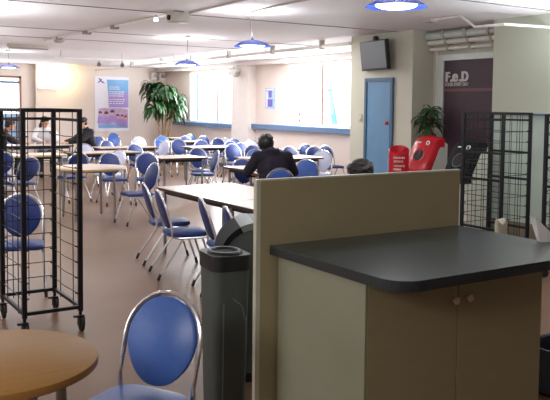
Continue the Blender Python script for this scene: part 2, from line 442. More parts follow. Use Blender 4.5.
tag(MB().tube([(3.96, 8.0, CZ-.014), (3.92, 6.8, CZ-.014), (3.9, 5.3, CZ-.014)], .012, 8).build('conduit', M['grey_plastic']), 'grey conduit on ceiling running from beige box toward viewer', 'conduit', 'conduits on the ceiling')
tag(MB().tube([(4.52, 7.6, CZ-.014), (4.43, 6.9, CZ-.014), (4.4, 5.4, CZ-.014)], .012, 8).build('conduit', M['grey_plastic']), 'grey conduit on ceiling beside the cable of middle pendant', 'conduit', 'conduits on the ceiling')
t = thing('projector_box', 'beige box fixed to ceiling between two conduits', 'box', (3.84, 8.05, CZ))
MB().box(-.11, .11, -.1, .1, -.13, -.02, .015).build('housing', M['grey_plastic'], t)
MB().box(-.05, .05, -.05, .05, -.03, 0).build('mount', M['steel'], t)
MB().lathe([(0, 0), (.03, 0), (.03, .02), (0, .025)], 12, mtx=Matrix.Translation((-.11, 0, -.08)) @ Matrix.Rotation(-PI/2, 4, 'Y')).build('lens', M['dark'], t)
x, y = onz(156, 18, CZ-.04)
t = thing('ceiling_spot', 'small lit white spot lamp on ceiling left of beige box', 'spot lamp', (x, y, CZ))
MB().tube([(0, 0, 0), (0, 0, -.04)], .015, 8).build('stem', M['steel'], t)
MB().lathe([(0, .04), (.02, .04), (.028, 0), (.024, 0), (0, .01)], 16, c=(0, 0, -.075)).build('lamp_head', M['lamp_white'], t)

# pendant lamps: shallow blue dish over a glowing diffuser
def pendant(x, y, z, cx, cy, lab):
    t = thing('pendant_lamp', lab, 'pendant lamp', (x, y, z), 0, 'blue dish pendant lamps')
    MB().lathe([(.0, .058), (.05, .056), (.1, .046), (.15, .026), (.19, .0), (.212, -.012), (.215, -.016), (.19, -.006), (.15, .016), (.0, .04)], 40).build('lamp_shade', M['lamp_blue'], t)
    MB().lathe([(0, -.03), (.06, -.028), (.11, -.022), (.14, -.01), (.145, 0), (.135, .01), (0, .02)], 40).build('diffuser', M['lamp_white'], t)
    MB().lathe([(0, .085), (.01, .085), (.014, .07), (.02, .055), (0, .05)], 20).build('cap', M['frame_blue'], t)
    top = Vector((cx-x, cy-y, CZ-z))
    MB().tube([(0, 0, .08), top], .0045, 6).build('cable', M['cable'], t)
    MB().lathe([(0, 0), (.05, 0), (.05, -.02), (.02, -.035), (0, -.035)], 20, c=tuple(top)).build('ceiling_rose', M['grey_plastic'], t)
    ld = bpy.data.lights.new('pendant_light', 'POINT'); ld.energy = 14; ld.color = (.9, .95, 1); ld.shadow_soft_size = .12
    lo = bpy.data.objects.new('pendant_light', ld); COL.objects.link(lo); lo.location = (x, y, z-.18)
    ld = bpy.data.lights.new('pendant_uplight', 'SPOT'); ld.energy = 20; ld.spot_size = R(165); ld.spot_blend = .6; ld.color = (.93, .96, 1); ld.shadow_soft_size = .05
    lo = bpy.data.objects.new('pendant_uplight', ld); COL.objects.link(lo); lo.location = (x, y, z+.1); lo.rotation_euler = (PI, 0, 0)
pendant(3.92, 16.3, 2.37, 3.84, 16.02, 'blue dish pendant at far left by the glazed opening')
pendant(5.46, 11.12, 2.28, 5.33, 10.83, 'blue dish pendant hanging nearest the corner plant')
pendant(4.5, 7.48, 2.31, 4.58, 7.7, 'blue dish pendant hanging before the column between windows')
pendant(3.56, 4.0, 2.325, 3.58, 4.03, 'large glowing blue dish pendant at top, nearest the viewer')

# flood lamps on the walls
x, y = XW-.1, 16.72
t = thing('flood_lamp', 'white flood lamp on column between the two windows', 'spot lamp', (XW-.36, 16.35, 2.5))
MB().tube([(.14, 0, .1), (0, 0, .1), (0, 0, .0)], .015, 8).build('bracket', M['white_metal'], t)
fm = Matrix.Rotation(R(35), 4, 'Z') @ Matrix.Rotation(R(25), 4, 'X')
MB().box(-.15, .15, -.09, .09, -.17, .03, .03, mtx=fm).build('lamp_head', M['white_metal'], t)
MB().box(-.12, .12, -.1, -.088, -.14, .0, mtx=fm).build('lamp_glass', M['alu'], t)
for xx, lab in ((9.25, 'small white speaker box left of back corner above the plant'), (9.52, 'small white speaker box in the back corner above plant')):
    t = thing('wall_speaker', lab, 'speaker', (xx, YB, 2.5), 0, 'speaker boxes in the back corner')
    MB().box(-.08, .08, -.18, -.02, -.14, .08, .02).build('case', M['white_metal'], t)
    MB().box(-.03, .03, -.03, 0, -.04, .04).build('bracket', M['steel'], t, False)
    MB().lathe([(0, .0), (.06, .0), (.06, .01), (0, .004)], 20, mtx=Matrix.Translation((0, -.18, -.03)) @ Matrix.Rotation(PI/2, 4, 'X')).build('speaker_cone', M['grey_plastic'], t)
# glowing panel on the back wall
t = thing('wall_light', 'glowing white wall light left of the poster', 'wall light', (6.13, YB-.12, 2.38))
MB().box(-.27, .27, -.1, 0, -.34, .3, .02).build('diffuser', M['lightbox'], t)
MB().box(-.29, .29, -.06, 0, -.37, -.34).box(-.29, .29, -.06, 0, .3, .32).build('frame', M['batten'], t, False)
ld = bpy.data.lights.new('panel_light', 'AREA'); ld.energy = 5; ld.color = (1, .78, .35); ld.size = .6
lo = bpy.data.objects.new('panel_light', ld); COL.objects.link(lo); lo.location = (6.6, YB-.55, 2.35); lo.rotation_euler = (R(90), 0, R(20))

# ------------------------------------------------------------------ posters
t = thing('poster', 'large lilac and blue poster of smiling group on back wall', 'poster', (8.0, YB, 1.63))
w_, h_ = .52, .79
MB().box(-w_, w_, -.02, 0, -h_, h_).build('board', M['po_white'], t, False)
Yp = -.022
def flat(poly, y, name, m):
    b = MB(); b.quadface([(x, y, z) for x, z in poly]); return b.build(name, m, t, False)
flat([(-.16, .70), (.5, .70), (.5, .32), (-.12, .32), (-.14, .5)], Yp, 'blue_field', M['po_blue'])
flat([(-.12, .32), (.5, .32), (.5, -.1), (-.1, -.1)], Yp, 'lilac_field', M['po_lilac'])
b = MB()
for z, x1 in ((.48, .2), (.42, .2), (.34, .34), (.28, .36), (.22, .34), (.12, .36), (.06, .34), (0, .3)):
    x = -.08
    while x < x1:
        l = random.uniform(.04, .1); b.quadface([(x, Yp-.002, z), (x+l, Yp-.002, z), (x+l, Yp-.002, z+.025), (x, Yp-.002, z+.025)]); x += l+.02
b.build('text_lines', M['po_white'], t, False)
b = MB()
for q in ([(-.42, .74), (-.38, .74), (-.26, .6), (-.3, .6)], [(-.44, .6), (-.4, .6), (-.3, .7), (-.33, .72)], [(-.4, .66), (-.26, .64), (-.22, .58), (-.3, .62)]):
    b.quadface([(x, Yp, z) for x, z in q])
b.build('logo', M['po_purple'], t, False)
flat([(-.42, -.16), (-.34, -.12), (.3, -.12), (.48, -.16), (.48, -.66), (-.42, -.66)], Yp, 'photo_field', M['po_pink'])
flat([(.1, -.35), (.48, -.28), (.48, -.6), (.1, -.6)], Yp-.001, 'rose_field', M['po_rose'])
flat([(-.42, -.6), (.48, -.6), (.48, -.7), (-.42, -.7)], Yp-.0015, 'blue_band', M['po_blue'])
b = MB(); k = MB(); cth = MB()
for (x, z, s_) in ((-.36, -.28, .06), (-.18, -.3, .075), (.0, -.26, .08), (.17, -.36, .06), (.3, -.37, .055), (.41, -.4, .05)):
    b.prism([(x+s_*.8*math.cos(a), z+s_*math.sin(a)) for a in [2*PI*i/14 for i in range(14)]], 0, .002, mtx=Matrix.Translation((0, Yp-.002, 0)) @ Matrix.Rotation(PI/2, 4, 'X'))
    k.prism([(x+s_*.9*math.cos(a), z+.01+s_*1.05*math.sin(a)) for a in [PI*i/10 for i in range(11)]], 0, .002, mtx=Matrix.Translation((0, Yp-.0045, 0)) @ Matrix.Rotation(PI/2, 4, 'X'))
    cth.prism([(x-s_*1.5, z-.28), (x+s_*1.5, z-.28), (x+s_*1.1, z-.08), (x-s_*1.1, z-.08)], 0, .001, mtx=Matrix.Translation((0, Yp-.002, 0)) @ Matrix.Rotation(PI/2, 4, 'X'))
b.build('faces', M['po_skin'], t, False); k.build('hair_shapes', M['po_dark'], t, False); cth.build('shirts', M['po_lilac'], t, False)

t = thing('poster', 'small pale blue poster between window and column', 'poster', (XW, 15.28, 1.8))
MB().box(-.012, 0, -.21, .21, -.25, .25).build('board', M['po_pale'], t, False)
b = MB(); b.box(-.015, -.011, -.08, .06, .02, .18); b.box(-.015, -.011, -.12, .1, -.2, -.02); b.build('printed_figure', M['po_purple'], t, False)
b = MB(); b.box(-.016, -.011, -.16, .16, .2, .225); b.box(-.016, -.011, .1, .15, -.2, .15); b.build('printed_lines', M['po_white'], t, False)

# turquoise pole leaning outside window 2
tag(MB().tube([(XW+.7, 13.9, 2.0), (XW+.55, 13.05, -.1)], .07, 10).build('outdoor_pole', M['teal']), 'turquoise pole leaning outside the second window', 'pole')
struct('ground', bx(XW+.3, XW+14, -5, 40, -.3, -.1), M['pillar'])
struct('ground_back', bx(XL-3, XW+.3, YB+.2, YB+15, -.3, -.1), M['pillar'])

# ------------------------------------------------------------------ chairs
def chair_proto(pad, tube):
    t = thing('dining_chair', '', 'chair')
    # backrest: egg shaped pad leaning back; bottom z .47, top .80
    prof = []
    for i in range(40):
        a = 2*PI*i/40
        zz = math.sin(a)
        w = .168*(1 - .14*max(0, -zz)**1.5)
        prof.append((w*math.copysign(abs(math.cos(a))**.92, math.cos(a)), .185*zz))
    lean = R(17)
    bmx = Matrix.Translation((0, -.205, .625)) @ Matrix.Rotation(PI/2 + lean, 4, 'X')
    b = MB()
    for (k0, k1, z0, z1) in ((.94, 1, -.016, -.008), (1, 1, -.008, .008), (1, .94, .008, .016)):
        n = len(prof)
        A = [b.bm.verts.new(bmx @ Vector((x*k0, y*k0, z0))) for x, y in prof]
        B = [b.bm.verts.new(bmx @ Vector((x*k1, y*k1, z1))) for x, y in prof]
        for i in range(n): b.bm.faces.new((A[i], A[(i+1) % n], B[(i+1) % n], B[i]))
        if z0 < -.01: b.bm.faces.new(A[::-1])
        if z1 > .01: b.bm.faces.new(B)
    bmesh.ops.remove_doubles(b.bm, verts=b.bm.verts, dist=1e-5)
    b.build('backrest', pad, t)
    # seat: rounded cushion
    poly = rounded(-.19, .19, -.19, .2, (.1, .1, .07, .07), 6)
    b = MB()
    rings = []
    for (k, z) in ((.9, .385), (1, .393), (1.0, .412), (.96, .425), (.8, .431)):
        rings.append([b.bm.verts.new((x*k, y*k, z)) for x, y in poly])
    for A, B in zip(rings, rings[1:]):
        n = len(A)
        for i in range(n): b.bm.faces.new((A[i], A[(i+1) % n], B[(i+1) % n], B[i]))
    b.bm.faces.new(rings[0][::-1]); b.bm.faces.new(rings[-1])
    b.build('seat', pad, t)
    # back frame: arch round the top of the pad, straight down, under the seat to the front
    def bp(x, y): return bmx @ Vector((x, y, 0))
    pts = [(-.175, .17, .377), (-.178, .05, .375), (-.18, -.10, .377), (-.183, -.16, .392), bp(-.185, -.16)]
    for i in range(15):
        a = PI - PI*i/14
        pts.append(bp(.187*math.cos(a), .008 + .192*math.sin(a)))
    pts += [bp(.185, -.16), (.183, -.16, .392), (.18, -.10, .377), (.178, .05, .375), (.175, .17, .377)]
    MB().tube(pts, .0115, 8).build('back_frame', tube, t)
    for sx in (-1, 1):
        for (y0, y1) in ((.13, .25), (-.05, -.29)):
            b = MB().tube([(sx*.178, y0, .375), (sx*.2, y1, .02)], .0105, 8)
            l = b.build('leg', tube, t)
            d_ = (Vector((sx*.2, y1, .02)) - Vector((sx*.178, y0, .375))).normalized()
            MB().tube([Vector((sx*.2, y1, .03)) - d_*.03, (sx*.2, y1 + (.005 if y1 > 0 else -.005), 0)], .014, 8).build('foot', M['rubber'], l)
    return t

protos = {k: chair_proto(M[k+'_pad'], M['chrome'] if k == 'blue' else M['white_tube']) for k in ('blue', 'navy', 'pale', 'bright')}
used = set()
CH = .817
PUSH = {(162, 132): .87, (305.5, 143): 1.0, (217, 153): 1.05, (217.5, 136): .93, (190, 131.5): .92, (226, 134.5): .945, (234, 137): .94, (241, 141.5): .965, (289, 145): .965, (109, 156.5): 1.07}
def place_chair(px, py, face, kind, label, group=None, pos=None, limit=True):
    if kind in used: o = copy_tree(protos[kind])
    else: o = protos[kind]; used.add(kind)
    a = R(face)
    if pos is None:
        x, y = onz(px, py, CH)
        k = PUSH.get((px, py), 1); k = min(k, 9.28/x)
        x, y = x*k, y*k
        # local back top is at (0,-.25): shift so the top lands on the pixel
        bx_, by_ = math.sin(a)*.25, -math.cos(a)*.25
        x, y = x - bx_, y - by_
    else: x, y = pos
    o.location = (x, y, 0); o.rotation_euler = (0, 0, a)
    tag(o, label, 'chair', group)
    return o
G = 'blue round-backed chairs'
# near ones
place_chair(168, 293.5, 121, 'blue', 'bright blue round-backed chair in foreground beside round wooden table', G)
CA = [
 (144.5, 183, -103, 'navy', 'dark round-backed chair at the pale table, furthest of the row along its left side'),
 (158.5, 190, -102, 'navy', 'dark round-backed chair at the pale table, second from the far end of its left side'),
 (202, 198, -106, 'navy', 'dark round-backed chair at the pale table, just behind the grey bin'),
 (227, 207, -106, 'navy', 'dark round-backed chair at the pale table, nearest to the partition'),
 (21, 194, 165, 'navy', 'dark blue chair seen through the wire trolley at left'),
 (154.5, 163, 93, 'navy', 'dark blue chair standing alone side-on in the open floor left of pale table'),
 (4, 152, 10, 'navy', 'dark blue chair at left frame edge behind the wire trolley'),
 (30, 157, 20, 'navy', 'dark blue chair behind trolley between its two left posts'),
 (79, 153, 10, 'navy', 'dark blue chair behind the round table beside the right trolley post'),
 (84, 144, 170, 'pale', 'chair with painted pale window sheen just right of the trolley behind the round table'),
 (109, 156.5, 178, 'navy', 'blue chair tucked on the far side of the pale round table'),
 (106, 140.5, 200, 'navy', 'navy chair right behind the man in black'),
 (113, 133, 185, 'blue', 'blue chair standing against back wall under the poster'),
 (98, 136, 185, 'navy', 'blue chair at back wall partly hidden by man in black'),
 (119, 150, 115, 'pale', 'chair with painted pale window sheen side-on to the right of the round table'),
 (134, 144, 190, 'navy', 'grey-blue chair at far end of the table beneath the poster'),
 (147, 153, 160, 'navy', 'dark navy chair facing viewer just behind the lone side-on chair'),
 (138, 136.5, 180, 'pale', 'small chair with painted pale window sheen against the back wall right of poster'),
 (162, 132, 160, 'bright', 'blue chair painted brighter as if lit in front of the corner plant'),
 (165, 140.5, 105, 'pale', 'chair with painted pale window sheen side-on below the corner plant'),
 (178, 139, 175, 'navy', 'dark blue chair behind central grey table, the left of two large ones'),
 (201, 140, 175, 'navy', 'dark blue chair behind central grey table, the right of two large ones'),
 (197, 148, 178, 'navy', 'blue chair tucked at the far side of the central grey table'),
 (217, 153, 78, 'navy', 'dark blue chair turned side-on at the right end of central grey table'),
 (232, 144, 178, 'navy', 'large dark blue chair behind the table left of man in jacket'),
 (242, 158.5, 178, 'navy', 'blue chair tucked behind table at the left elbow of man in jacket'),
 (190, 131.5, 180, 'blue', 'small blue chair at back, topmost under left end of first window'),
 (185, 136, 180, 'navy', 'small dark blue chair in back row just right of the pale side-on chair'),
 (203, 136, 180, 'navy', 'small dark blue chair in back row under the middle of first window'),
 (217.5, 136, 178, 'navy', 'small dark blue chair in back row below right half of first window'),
 (226, 134.5, 182, 'pale', 'small chair with painted pale window sheen in back row below right end of first window'),
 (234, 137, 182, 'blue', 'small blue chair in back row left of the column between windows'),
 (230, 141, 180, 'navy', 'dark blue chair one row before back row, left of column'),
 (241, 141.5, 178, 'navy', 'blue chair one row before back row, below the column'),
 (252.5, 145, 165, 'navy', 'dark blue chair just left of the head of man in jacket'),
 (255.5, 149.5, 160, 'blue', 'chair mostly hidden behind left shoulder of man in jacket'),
 (251, 137, 180, 'pale', 'chair with painted pale window sheen under the left end of second sill, above man in jacket'),
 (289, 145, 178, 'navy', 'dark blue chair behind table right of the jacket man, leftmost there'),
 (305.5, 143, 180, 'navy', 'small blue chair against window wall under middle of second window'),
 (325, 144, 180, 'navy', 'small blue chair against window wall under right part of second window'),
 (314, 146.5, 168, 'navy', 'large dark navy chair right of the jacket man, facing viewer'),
 (323, 150.5, 130, 'pale', 'chair with painted pale window sheen turned side-on below the second window'),
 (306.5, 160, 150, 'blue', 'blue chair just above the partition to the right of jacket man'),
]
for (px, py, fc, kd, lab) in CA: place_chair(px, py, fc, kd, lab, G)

# ------------------------------------------------------------------ tables
def rect_table(x0, x1, y0, y1, label, top=None, edge=None, z=.73, name='dining_table', group='rectangular dining tables'):
    cx, cy = (x0+x1)/2, (y0+y1)/2; a, b_ = (x1-x0)/2, (y1-y0)/2
    t = thing(name, label, 'table', (cx, cy, 0), 0, group)
    MB().box(-a, a, -b_, b_, z-.006, z, .002).build('table_top', top or M['top_grey'], t, False)
    MB().box(-a-.002, a+.002, -b_-.002, b_+.002, z-.034, z-.005, .003).build('edging', edge or M['edge_brown'], t, False)
    f_ = MB(); i = .06
    f_.box(-a+i, a-i, -b_+i, -b_+i+.02, z-.075, z-.034); f_.box(-a+i, a-i, b_-i-.02, b_-i, z-.075, z-.034)
    f_.box(-a+i, -a+i+.02, -b_+i, b_-i, z-.075, z-.034); f_.box(a-i-.02, a-i, -b_+i, b_-i, z-.075, z-.034)
    f_.build('apron', M['black_metal'], t, False)
    for sx in (-1, 1):
        for sy in (-1, 1):
            MB().tube([(sx*(a-i-.01), sy*(b_-i-.01), z-.04), (sx*(a-i-.01), sy*(b_-i-.01), 0)], .018, 10).build('leg', M['steel'], t)
    return t
rect_table(3.38, 4.32, 6.16, 7.62, 'pale rectangular table with dark edging, further half of the joined pair')
rect_table(3.38, 4.32, 5.2, 6.14, 'pale rectangular table with dark edging, nearer half behind the partition')
x, y = onz(172, 161.5, .71)
rect_table(5.25, 6.1, 11.6, 12.35, 'grey-topped table in middle of the hall with leg facing viewer')
rect_table(5.38, 6.12, 9.0, 9.75, 'pale table at which the man in dark jacket sits')
rect_table(6.55, 7.95, 10.75, 11.45, 'pale table to the right of the man in dark jacket')
rect_table(8.62, 9.0, 13.0, 13.4, 'small pale table under the second window')
rect_table(7.2, 8.3, 14.3, 14.95, 'pale table left of jacket man before the dark back-row chairs')
rect_table(8.72, 9.35, 18.72, 19.1, 'long narrow-looking table under the first window')
rect_table(7.72, 8.7, 16.7, 17.3, 'pale table in front of the corner plant')
rect_table(5.35, 6.6, 14.75, 15.45, 'brown-edged table under the poster, right of man in black')
rect_table(4.35, 5.6, 13.35, 14.05, 'pale table directly in front of the man in black')
rect_table(3.05, 4.15, 13.2, 13.9, 'yellow-edged table seen through the wire trolley', edge=M['edge_yellow'])
rect_table(3.9, 5.25, 16.2, 16.9, 'dark-edged table where the seated group leans behind the trolley', edge=M['dark'])

def round_table(x, y, r, z, label, top, edge, three=False):
    t = thing('round_table', label, 'table', (x, y, 0), 0)
    MB().lathe([(0, z), (r-.004, z), (r-.001, z-.002), (r-.001, z-.005), (0, z-.005)], 64).build('table_top', top, t)
    MB().lathe([(0, z-.004), (r-.001, z-.004), (r, z-.006), (r, z-.026), (r-.01, z-.032), (0, z-.032)], 64).build('edging', edge, t)
    for i in range(4):
        a = PI/4 + PI/2*i
        q = r*.72
        l = MB().tube([(q*math.cos(a), q*math.sin(a), z-.03), (q*1.08*math.cos(a), q*1.08*math.sin(a), .0)], .018, 10).build('leg', M['steel'], t)
    MB().lathe([(r*.7, z-.032), (r*.74, z-.032), (r*.74, z-.06), (r*.7, z-.06), (r*.7, z-.032)], 40).build('apron', M['steel'], t)
    return t
round_table(.585, 2.71, .36, .73, 'small round wooden table in left foreground', M['top_wood'], M['top_edge'])
round_table(3.62, 10.5, .52, .73, 'pale round table right behind the wire trolley post', M['top_grey'], M['edge_yellow'])

# ------------------------------------------------------------------ wire trolleys
def trolley(x0, x1, y0, y1, ht, label, open_front=True, caster_big=True):
    t = thing('wire_trolley', label, 'trolley', ((x0+x1)/2, (y0+y1)/2, 0), 0, 'black wire tray trolleys')
    a, b_ = (x1-x0)/2, (y1-y0)/2; p = .016; zb = .14
    for sx in (-1, 1):
        for sy in (-1, 1):
            MB().box(sx*a-p, sx*a+p, sy*b_-p, sy*b_+p, zb, ht, .003).build('post', M['black_metal'], t, False)
    for z in (zb+.03, ht-.012):
        f_ = MB()
        for sy in (-1, 1): f_.box(-a, a, sy*b_-.011, sy*b_+.011, z-.012, z+.012)
        for sx in (-1, 1): f_.box(sx*a-.011, sx*a+.011, -b_, b_, z-.012, z+.012)
        f_.build('rail', M['black_metal'], t, False)
    f_ = MB()
    f_.box(-a, a, b_-.011, b_+.011, ht-.09, ht-.07)
    f_.box(-a, -a+.02, -b_, b_, ht-.09, ht-.07); f_.box(a-.02, a, -b_, b_, ht-.09, ht-.07)
    f_.build('rail', M['black_metal'], t, False)
    g = MB(); n = 11
    zs = [zb+.12 + (ht-.2-zb-.12)*i/(n-1) for i in range(n)]
    for z in zs:
        for sx in (-1, 1): g.tube([(sx*a, -b_, z), (sx*(a-.012), 0, z-.004), (sx*a, b_, z)], .0036, 5)
        g.tube([(-a, b_, z+.02), (a, b_, z+.02)], .0036, 5)
        for sx in (-1, 1):
            for sy in (-1, 1): g.tube([(sx*a, sy*b_, z), (sx*(a-.035), sy*(b_-.01), z+.012)], .005, 5)
    for sx in (-1, 1):
        for k in (-.33, .33): g.tube([(sx*a, k*2*b_*.75, zb), (sx*a, k*2*b_*.75, ht)], .0036, 5)
    for k in (-.5, 0, .5): g.tube([(k*a*1.2, b_, zb), (k*a*1.2, b_, ht)], .0036, 5)
    if not open_front:
        for k in (-.4, 0, .4): g.tube([(k*a, -b_, zb), (k*a, -b_, ht)], .003, 5)
        for z in zs[::2]: g.tube([(-a, -b_, z), (a, -b_, z)], .003, 5)
        for z in (1.16, .88, .37):
            for sx in (-1, 1): bx(sx*a-.012, sx*a+.012, -b_, b_, z-.012, z+.012).build('runner', M['black_metal'], t, False)
        for sx in (-1, 1):
            for k in (0,): g.tube([(sx*a, k*b_, zb), (sx*a, k*b_, ht)], .003, 5)
    g.build('wire_grid', M['black_metal'], t)
    for sx in (-1, 1):
        for sy in (-1, 1):
            c = MB(); x, y = sx*a, sy*b_
            c.tube([(x, y, zb), (x, y, .11)], .012, 8)
            c.box(x-.022, x+.022, y-.03, y-.026+.03, .085, .115, .004)
            c.box(x-.02, x-.016, y-.045, y+.01, .04, .1); c.box(x+.016, x+.02, y-.045, y+.01, .04, .1)
            c.box(x-.05, x-.018, y-.02, y+.01, .1, .112)
            c = c.build('castor', M['black_metal'], t, False)
            mx = Matrix.Translation((x-.013, y-.02, .05)) @ Matrix.Rotation(PI/2, 4, 'Y')
            MB().lathe([(0, 0), (.032, 0), (.05, .004), (.05, .022), (.032, .026), (0, .026)], 24, mtx=mx).build('wheel', M['rubber'], c)
    return t
trolley(1.352, 1.745, 5.26, 5.88, 1.585, 'black wire tray trolley at left with castor wheel showing')
trolley(6.1, 6.515, 5.21, 5.74, 1.58, 'black wire trolley behind counter directly in front of pillar', False)
trolley(6.1, 6.515, 4.15, 4.69, 1.57, 'black wire trolley at right frame edge, only its corner showing', False)

# ------------------------------------------------------------------ counter and partition
CTX0, CTX1, CTY0, CTY1 = 2.04, 3.37, 2.24, 3.205
t = thing('partition_screen', 'beige upright partition panel standing behind the dark counter', 'partition', (2.6, 3.22, 0))
MB().box(1.985-2.6, 3.385-2.6, -.012, .012, 0, 1.25).build('panel', M['screen'], t, False)
MB().box(1.96-2.6, 1.985-2.6, -.014, .014, 0, 1.254).box(1.985-2.6, 3.385-2.6, -.014, .014, 1.244, 1.254).build('edging', M['screen_edge'], t, False)
t = thing('counter_worktop', 'dark grey worktop with rounded corner on beige cabinet', 'worktop', (0, 0, 0))
poly = rounded(CTX0, CTX1, CTY0, CTY1, (.13, .05, 0, 0), 10)
MB().prism(poly, .91, .918).build('surface', M['counter_top'], t, False)
MB().prism([(x, y) for x, y in poly], .872, .911).build('edging', M['counter_edge'], t, False)
CBX0, CBX1, CBY0, CBY1 = 2.09, 3.255, 2.50, 3.19
t = thing('cabinet', 'beige two-door cabinet under the dark worktop', 'cabinet', (0, 0, 0))
MB().box(CBX0+.005, CBX1, CBY0+.02, CBY1, .07, .871).build('carcass', M['cab'], t, False)
MB().box(CBX0-.008, CBX0+.006, CBY0, CBY1, .03, .871, .002).build('side_panel', M['cab_side'], t, False)
MB().box(CBX0+.03, CBX1-.02, CBY0+.06, CBY1, 0, .07).build('plinth', M['dark'], t, False)
for (a, b_, kx) in ((CBX0+.008, 2.645, 2.645-.03), (2.651, CBX1, 2.651+.055)):
    dd = MB().box(a, b_, CBY0, CBY0+.02, .075, .868, .002).build('door', M['cab'], t, False)
    MB().lathe([(0, 0), (.009, 0), (.009, .012), (.016, .016), (.02, .022), (.016, .029), (0, .031)], 20, mtx=Matrix.Translation((kx, CBY0, .722)) @ Matrix.Rotation(PI/2, 4, 'X')).build('knob', M['knob'], dd)

# ------------------------------------------------------------------ bins
def hooded_bin(x, y, face, hood, body, label, rim=None, logo=True, s=1.0, sc_=.84, zs_=.985):
    t = thing('recycling_bin', label, 'bin', (x, y, 0), R(face), 'hooded recycling bins')
    t.scale = (sc_, sc_, zs_)
    w = .21*s
    side = [(-.24, 0), (.22, 0), (.25, .78), (.235, .86), (.05, 1.15), (-.02, 1.2), (-.1, 1.22), (-.24, 1.16)]
    mx = Matrix(((0, 0, 1, 0), (1, 0, 0, 0), (0, 1, 0, 0), (0, 0, 0, 1)))      # (y,z,x)
    MB().prism(side, -w, w, mtx=mx).build('body', body, t, False)
    # hood: thick curved shell over the front slope and top, with rounded edges
    path = [(.262, .74), (.265, .8), (.25, .87), (.2, .955), (.13, 1.06), (.06, 1.165), (.0, 1.215), (-.08, 1.24), (-.17, 1.225)]
    h = MB(); rings = []
    for i, (py, pz) in enumerate(path):
        a = path[max(0, i-1)]; c = path[min(len(path)-1, i+1)]
        tx, tz = c[0]-a[0], c[1]-a[1]; L = math.hypot(tx, tz); nx, nz = tz/L, -tx/L
        sec = []
        for (u, d_) in ((-1.04, -.11), (-1.05, -.02), (-.98, .006), (-.8, .02), (-.4, .03), (0, .034), (.4, .03), (.8, .02), (.98, .006), (1.05, -.02), (1.04, -.11), (.97, -.03), (0, -.0), (-.97, -.03)):
            sec.append(h.bm.verts.new((u*w, py + nx*d_, pz + nz*d_)))
        rings.append(sec)
    for A, B in zip(rings, rings[1:]):
        n = len(A)
        for j in range(n): h.bm.faces.new((A[j], A[(j+1) % n], B[(j+1) % n], B[j]))
    h.bm.faces.new(rings[0][::-1]); h.bm.faces.new(rings[-1])
    h.build('hood', hood, t)
    # opening: flat dark disc painted for the shade in the hole
    sl = math.atan2(.105, -.07)
    om = Matrix.Translation((0, .17, .985)) @ Matrix.Rotation(-R(55), 4, 'X')
    om = Matrix.Translation((0, .195, 1.02)) @ Matrix.Rotation(-R(56), 4, 'X')
    MB().lathe([(0, -.0), (.088, -.0), (.094, .004), (.104, .004), (.107, -.004), (.104, -.03), (0, -.03)], 32, mtx=om).build('rim', rim or hood, t)
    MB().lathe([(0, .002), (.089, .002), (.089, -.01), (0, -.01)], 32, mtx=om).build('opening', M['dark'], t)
    if logo:
        lm = Matrix.Translation((-.09, .085, 1.178)) @ Matrix.Rotation(-R(56), 4, 'X')
        g = MB().lathe([(.022, .008), (.034, .008), (.034, -.01), (.022, -.01), (.022, .008)], 24, mtx=lm)
        g.build('logo', M['white_mark'], t)
        MB().box(-.03, .03, -.008, .008, -.01, .012, mtx=Matrix.Translation((.07, .085, 1.178)) @ Matrix.Rotation(-R(56), 4, 'X')).build('small_marks', M['white_mark'], t, False)
    return t
hooded_bin(7.08, 7.3, 96, M['bin_red'], M['bin_cream'], 'cream recycling bin with red hood and round hole before purple board', logo=True)
hooded_bin(6.98, 6.5, 92, M['bin_dark'], M['bin_cream'], 'cream recycling bin with black hood behind the wire trolley', rim=M['bin_grey'], zs_=.97)
t = thing('recycling_bin', 'grey domed recycling bin half hidden behind left end of partition', 'bin', (2.36, 3.92, 0), R(66))
mx = Matrix(((0, 0, 1, 0), (1, 0, 0, 0), (0, 1, 0, 0), (0, 0, 0, 1)))
def arc(r0, z0, rz, a0, a1, n=10): return [(-.02 + r0*math.cos(R(a0+(a1-a0)*i/n)), z0 + rz*math.sin(R(a0+(a1-a0)*i/n))) for i in range(n+1)]
MB().prism([(-.2, 0), (.18, 0), (.2, .74)] + arc(.2, .74, .17, 4, 90) + [(-.2, .91)], -.19, .19, mtx=mx).build('body', M['bin_mid'], t, False)
MB().prism(arc(.225, .735, .205, 0, 62) + arc(.195, .735, .17, 62, 0), -.2, .2, mtx=mx).build('hood_front', M['bin_dark'], t)
MB().prism(arc(.228, .735, .208, 62, 84) + arc(.19, .735, .17, 84, 62), -.203, .203, mtx=mx).build('hood_band', M['bin_light'], t)
MB().prism(arc(.225, .735, .205, 84, 125) + arc(.195, .735, .17, 125, 84), -.2, .2, mtx=mx).build('hood_back', M['bin_black'], t)
MB().box(-.2, .2, -.21, .19, 0, .05).build('base', M['bin_black'], t, False)
